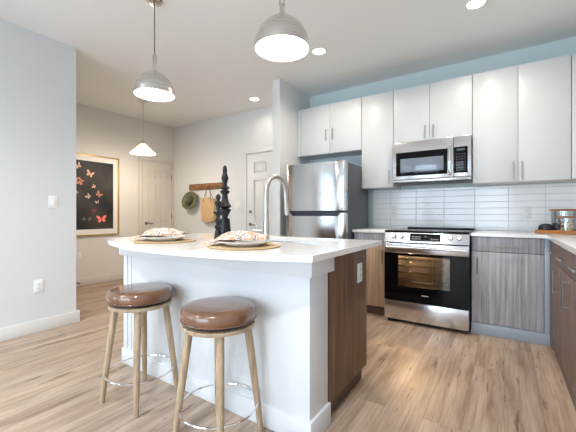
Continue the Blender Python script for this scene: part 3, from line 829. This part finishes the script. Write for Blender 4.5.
def jar(c, r, h, lid_r, fill, label):
    t = thing('glass_jar', label, 'jar', (c[0], c[1], TZ), 0, 'glass jars on the tray')
    g = MB(); g.lathe([(0, .0), (r - .006, .0), (r, .006), (r, h), (r - .004, h), (r - .004, .010), (r - .008, .006), (0, .006)], n=40); g.build('glass_body', 'clear_glass', t, world=False)
    l_ = MB(); l_.lathe([(0, h + .001), (lid_r - .003, h + .001), (lid_r, h + .004), (lid_r, h + .015), (lid_r - .003, h + .018), (0, h + .018)], n=40); l_.build('lid', 'lid_wood', t, world=False)
    if fill:
        f = MB(); f.lathe([(0, .0065), (r - .009, .0065), (r - .0055, .011), (r - .0055, fill * .92), (r * .5, fill), (0, fill * .96)], n=40); f.build('contents', 'beans', t, world=False)
    return t
jar(T(.203, .076), .060, .111, .066, .078, 'small glass jar of nuts with wooden lid, front of the tray')
jar(T(.150, .272), .094, .175, .106, 0, 'wide empty glass jar with wooden lid behind the small jar')
# power cord and plug from the outlet to the speaker
t = thing('power_cord', 'pale grey cord hanging from the backsplash outlet behind the tray', 'cord', (.187, YB - .04, 1.081))
x, y = T(.066, .066)
MB().box(.174, YB - .040, 1.068, .200, YB - .0185, 1.094, .004).build('plug', 'white_plastic', t)
MB().tube([(.187, YB - .036, 1.068), (.185, YB - .045, 1.02), (.187, YB - .08, .975), (.195, YB - .14, .935), (.205, YB - .20, .9175), (.215, YB - .26, .9175), (.225, YB - .30, .9175)], .0022, 8).build('cable', 'white_plastic', t)

# ------------------------------------------------------------------ hall wall objects
t = thing('framed_picture', 'large gold-framed butterfly picture on the hall wall', 'picture', (XP, 2.47, 1.37))
y0, y1, z0, z1 = 1.965, 2.975, .748, 1.998
def ring(y0, y1, z0, z1, wd, x0, x1, bev):
    r = MB(); r.box(x0, y0, z0, x1, y0 + wd, z1, bev); r.box(x0, y1 - wd, z0, x1, y1, z1, bev)
    r.box(x0, y0 + wd, z0, x1, y1 - wd, z0 + wd, bev); r.box(x0, y0 + wd, z1 - wd, x1, y1 - wd, z1, bev); return r
ring(y0, y1, z0, z1, .022, XP + .001, XP + .032, .003).build('frame', 'gold', t)
MB().box(XP + .002, y0 + .022, z0 + .022, XP + .012, y1 - .022, z1 - .022).build('mat_board', 'matboard', t)
pr = MB(); pr.box(XP + .0121, y0 + .10, z0 + .10, XP + .0135, y1 - .095, z1 - .10)
def wing_fan(pb, cy, cz, s, ang, mi, split=1.0):
    # a butterfly: four lobed wings and a body, laid flat on the print
    X = XP + .0145; ca, sa = math.cos(ang), math.sin(ang)
    def q(a, b): return (X, cy + (a * ca - b * sa) * s, cz + (a * sa + b * ca) * s)
    for sg in (-1, 1):
        w_ = split if sg > 0 else 1
        up = [(0, .02), (.18, .30), (.45, .55), (.72, .60), (.80, .45), (.70, .20), (.50, .02), (.2, -.04)]
        lo = [(0, -.02), (.25, -.03), (.52, -.08), (.60, -.28), (.48, -.48), (.28, -.50), (.10, -.30)]
        for L in (up, lo):
            f = pb.bm.faces.new([pb.bm.verts.new(q(sg * a * w_, b)) for a, b in L]); f.material_index = mi
    X += .0003
    f = pb.bm.faces.new([pb.bm.verts.new(q(a, b)) for a, b in ((-.035, -.35), (.035, -.35), (.045, .1), (0, .25), (-.045, .1))]); f.material_index = 6
for cy, cz, s, a, mi, sp in ((2.354, 1.811, .085, .5, 1, .7), (2.524, 1.701, .095, -.4, 1, .8), (2.385, 1.581, .105, 1.1, 2, .6), (2.323, 1.412, .07, .8, 4, .6),
                             (2.583, 1.520, .055, 1.2, 1, .5), (2.659, 1.389, .085, -.7, 2, .7), (2.50, 1.361, .07, .9, 4, .6), (2.628, 1.270, .05, .2, 4, .8),
                             (2.583, 1.137, .055, .1, 5, 1), (2.695, 1.005, .115, .08, 3, 1), (2.438, 1.018, .05, 1.2, 7, .5), (2.52, 1.02, .05, 1.7, 7, .5), (2.30, 1.58, .08, .2, 1, 1), (2.20, 1.30, .07, 1, 2, .8), (2.18, 1.70, .08, -.5, 1, .8), (2.24, 1.05, .06, .4, 4, .8)):
    wing_fan(pr, cy, cz, s * .85, a, mi, sp)
me_pr = pr.build('print', ['art', 'peach', 'rust', 'pink', 'cream', 'maroon', 'black_plastic', 'smoke'], t)
# coat rack
t = thing('coat_rack', 'rustic wooden coat rack board on the entry wall', 'coat rack', (-4.40, YB, 1.57))
MB().box(-4.82, YB - .035, 1.515, -3.985, YB - .001, 1.625, .008).build('board', 'rack_wood', t)
for x in (-4.72, -4.50, -4.28, -4.07):
    h = MB(); h.tube([(x, YB - .036, 1.575), (x, YB - .055, 1.562), (x, YB - .078, 1.558), (x, YB - .086, 1.575)], .005, 8); h.build('hook', 'strap', t)
# hat: brim disc with crown, hung by its brim facing the room
t = thing('hat', 'olive felt brimmed hat hanging under the coat rack', 'hat', (-4.715, YB - .10, 1.325))
Mx = Matrix.Rotation(PI / 2 - .25, 3, 'X').to_4x4()
Mz = Matrix.Rotation(.18, 4, 'Z') @ Mx
b = MB(); prof = [(.072, .006), (.088, .003), (.12, .000), (.150, .004), (.168, .012), (.170, .014), (.167, .010), (.150, -.001), (.12, -.004), (.088, -.002), (.072, .000)]
b.lathe(prof, n=48, sx=1.0, sy=1.0); b.build('brim', 'felt', t, world=False, xf=Mz)
c = MB(); c.lathe([(.080, 0), (.083, .004), (.079, .05), (.072, .085), (.055, .104), (.030, .100), (0, .086)], n=40, sx=.92, sy=1.08); c.build('crown', 'felt', t, world=False, xf=Mz)
c = MB(); c.lathe([(.0842, .004), (.0845, .006), (.0825, .030), (.080, .030)], n=40, sx=.93, sy=1.09); c.build('hat_band', 'band', t, world=False, xf=Mz)
# tote bag
t = thing('tote_bag', 'tan straw tote bag with leather straps hanging from the coat rack', 'bag', (-4.27, YB - .07, .935))
sil = [(-.155, .43), (-.160, .30), (-.165, .12), (-.150, .04), (-.11, .005), (-.02, 0), (.08, .003), (.135, .035), (.155, .10), (.158, .25), (.150, .41), (.05, .425), (-.06, .418)]
bg = MB(); bg.prism(sil, -.03, .03, .016, Matrix(((1, 0, 0, 0), (0, 0, 1, 0), (0, 1, 0, 0), (0, 0, 0, 1)))); bg.build('body', 'canvas', t, world=False)
for sy in (-.024, .026):
    s = MB(); s.tube([(-.085, sy - .008, .35), (-.082, sy - .006, .43), (-.05, -.005, .55), (0, -.008, .615), (.04, -.005, .55), (.082, sy - .006, .43), (.085, sy - .008, .35)], .005, 8); s.build('strap', 'strap', t, world=False)

# ------------------------------------------------------------------ lamps
def dome(loc, rim_z, label):
    x, y = loc
    t = thing('pendant_lamp', label, 'lamp', (x, y, CZ), 0, 'dome pendants over the island')
    def L(p): return p
    z = rim_z - CZ
    c = MB(); c.lathe([(0, 0), (.062, 0), (.062, -.012), (.052, -.022), (.012, -.026), (0, -.026)], n=36); c.build('canopy', 'nickel', t, world=False)
    MB().cyl((0, 0, -.026), (0, 0, z + .305), .0035, n=10).build('cord', 'cord', t, world=False)
    y_ = MB()
    for sg in (-1, 1): y_.box(sg * .014 - .003, -.007, z + .235, sg * .014 + .003, .007, z + .305, .001)
    y_.box(-.015, -.006, z + .300, .015, .006, z + .308, .001)
    y_.lathe([(0, z + .245), (.011, z + .245), (.013, z + .238), (.013, z + .20), (.024, z + .185), (.028, z + .170), (0, z + .170)], n=24)
    y_.build('socket_yoke', 'nickel', t, world=False)
    R_ = .150; H = .170
    prof = []
    for i in range(15):
        a = i / 14 * PI / 2; prof.append((R_ * math.sin(a) if i else .001, z + H * math.cos(a) * 1.0))
    prof = [(r, zz) for r, zz in prof]
    outer_ = prof + [(R_ + .001, z - .006)]
    inner_ = [(R_ - .003, z - .006)] + [(max(r - .004, .0), zz - .004) for r, zz in prof[::-1]]
    s = MB(); s.lathe([(0, z + H)] + outer_[1:], n=56); s.mi = 1; s.lathe([(R_ + .001, z - .006)] + inner_[:-1] + [(0, z + H - .004)], n=56)
    s.build('shade', ['nickel', 'lamp_white'], t, world=False, ang=50)
    b = MB(); b.lathe([(0, z + .155), (.014, z + .155), (.014, z + .125), (.024, z + .10), (.030, z + .075), (.026, z + .052), (.014, z + .041), (0, z + .038)], n=24); b.build('light_bulb', 'bulb', t, world=False)
    l_ = bpy.data.lights.new('pendant_light', 'SPOT'); l_.energy = PENDANT_POWER * 2.2; l_.color = (1, .90, .78); l_.shadow_soft_size = .04; l_.spot_size = math.radians(150); l_.spot_blend = .6
    q = bpy.data.objects.new('pendant_light', l_); COL.objects.link(q); q.location = (x, y, rim_z + .03)
    l_ = bpy.data.lights.new('pendant_glow', 'POINT'); l_.energy = PENDANT_POWER * .5; l_.color = (1, .92, .82); l_.shadow_soft_size = .02
    q = bpy.data.objects.new('pendant_glow', l_); COL.objects.link(q); q.location = (x + .045, y - .045, rim_z + .04)
    return t
dome((-1.016, 1.485), 1.995, 'brushed nickel dome pendant, larger and nearer, near the top centre')
dome((-2.258, 1.549), 2.012, 'brushed nickel dome pendant over the left end of the island')
# hall pendant with opal cone shade
hx, hy, hz = -4.40, 2.83, 1.975
t = thing('pendant_lamp', 'small opal glass cone pendant in the hall', 'lamp', (hx, hy, CZ))
z = hz - CZ
MB().lathe([(0, 0), (.065, 0), (.065, -.010), (.050, -.022), (0, -.026)], n=32).build('canopy', 'nickel', t, world=False)
MB().cyl((0, 0, -.026), (0, 0, z + .18), .006, n=10).build('stem', 'nickel', t, world=False)
MB().lathe([(0, z + .195), (.016, z + .195), (.020, z + .180), (.034, z + .158), (.036, z + .140), (0, z + .140)], n=24).build('socket_cap', 'nickel', t, world=False)
s = MB(); s.lathe([(.030, z + .141), (.050, z + .128), (.085, z + .090), (.130, z + .045), (.162, z + .015), (.177, z + .0), (.174, z - .004), (.165, z + .008), (.127, z + .038), (.08, z + .083), (.046, z + .121), (.028, z + .134)], n=48); s.build('shade', 'opal', t, world=False, ang=50)
MB().lathe([(0, z + .13), (.014, z + .13), (.026, z + .09), (.030, z + .065), (.02, z + .042), (0, z + .035)], n=20).build('light_bulb', 'bulb', t, world=False)
l_ = bpy.data.lights.new('hall_light', 'POINT'); l_.energy = HALL_POWER; l_.color = (1, .86, .70); l_.shadow_soft_size = .10
q = bpy.data.objects.new('hall_light', l_); COL.objects.link(q); q.location = (hx, hy, hz - .02)
# recessed downlights: three in the picture, plus added fill lamps behind the camera
def downlight(x, y, label):
    t = thing('recessed_light', label, 'ceiling light', (x, y, CZ), 0, 'recessed ceiling lights')
    MB().lathe([(.062, -.001), (.080, -.001), (.082, -.004), (.079, -.007), (.063, -.005)], n=40).build('trim_ring', 'lamp_white', t, world=False)
    MB().lathe([(0, -.002), (.0618, -.002), (.0618, -.0035), (0, -.0035)], n=40).build('lens', 'can_lens', t, world=False)
    return t
cans = [(-1.57, 2.965, 'recessed ceiling light above the range aisle, beside the near pendant'), (-3.0, 3.68, 'recessed ceiling light near the entry door, left of the wing wall'),
        (-.185, 2.975, 'recessed ceiling light cut off at the top edge, right side')]
first = None
for x, y, lab in cans:
    if first is None: first = downlight(x, y, lab)
    else: copy_tree(first, (x, y, CZ), lab)
for x, y, e in [(-1.57, 2.965, 1), (-3.0, 3.68, .2), (-.185, 2.975, 1), (-2.6, -.4, 2.3), (-.6, -.4, 2.3), (-2.6, -2.2, 2.2), (-.6, -2.2, 2.2)]:
    cool = y < 0  # the cool lamps are added fill with no fixture
    l_ = bpy.data.lights.new('downlight', 'AREA'); l_.shape = 'DISK'; l_.size = .12; l_.energy = CAN_POWER * e; l_.color = (.92, .96, 1) if cool else (1, .88, .75); l_.spread = math.radians(150)
    q = bpy.data.objects.new('downlight', l_); COL.objects.link(q); q.location = (x, y, CZ - .012)
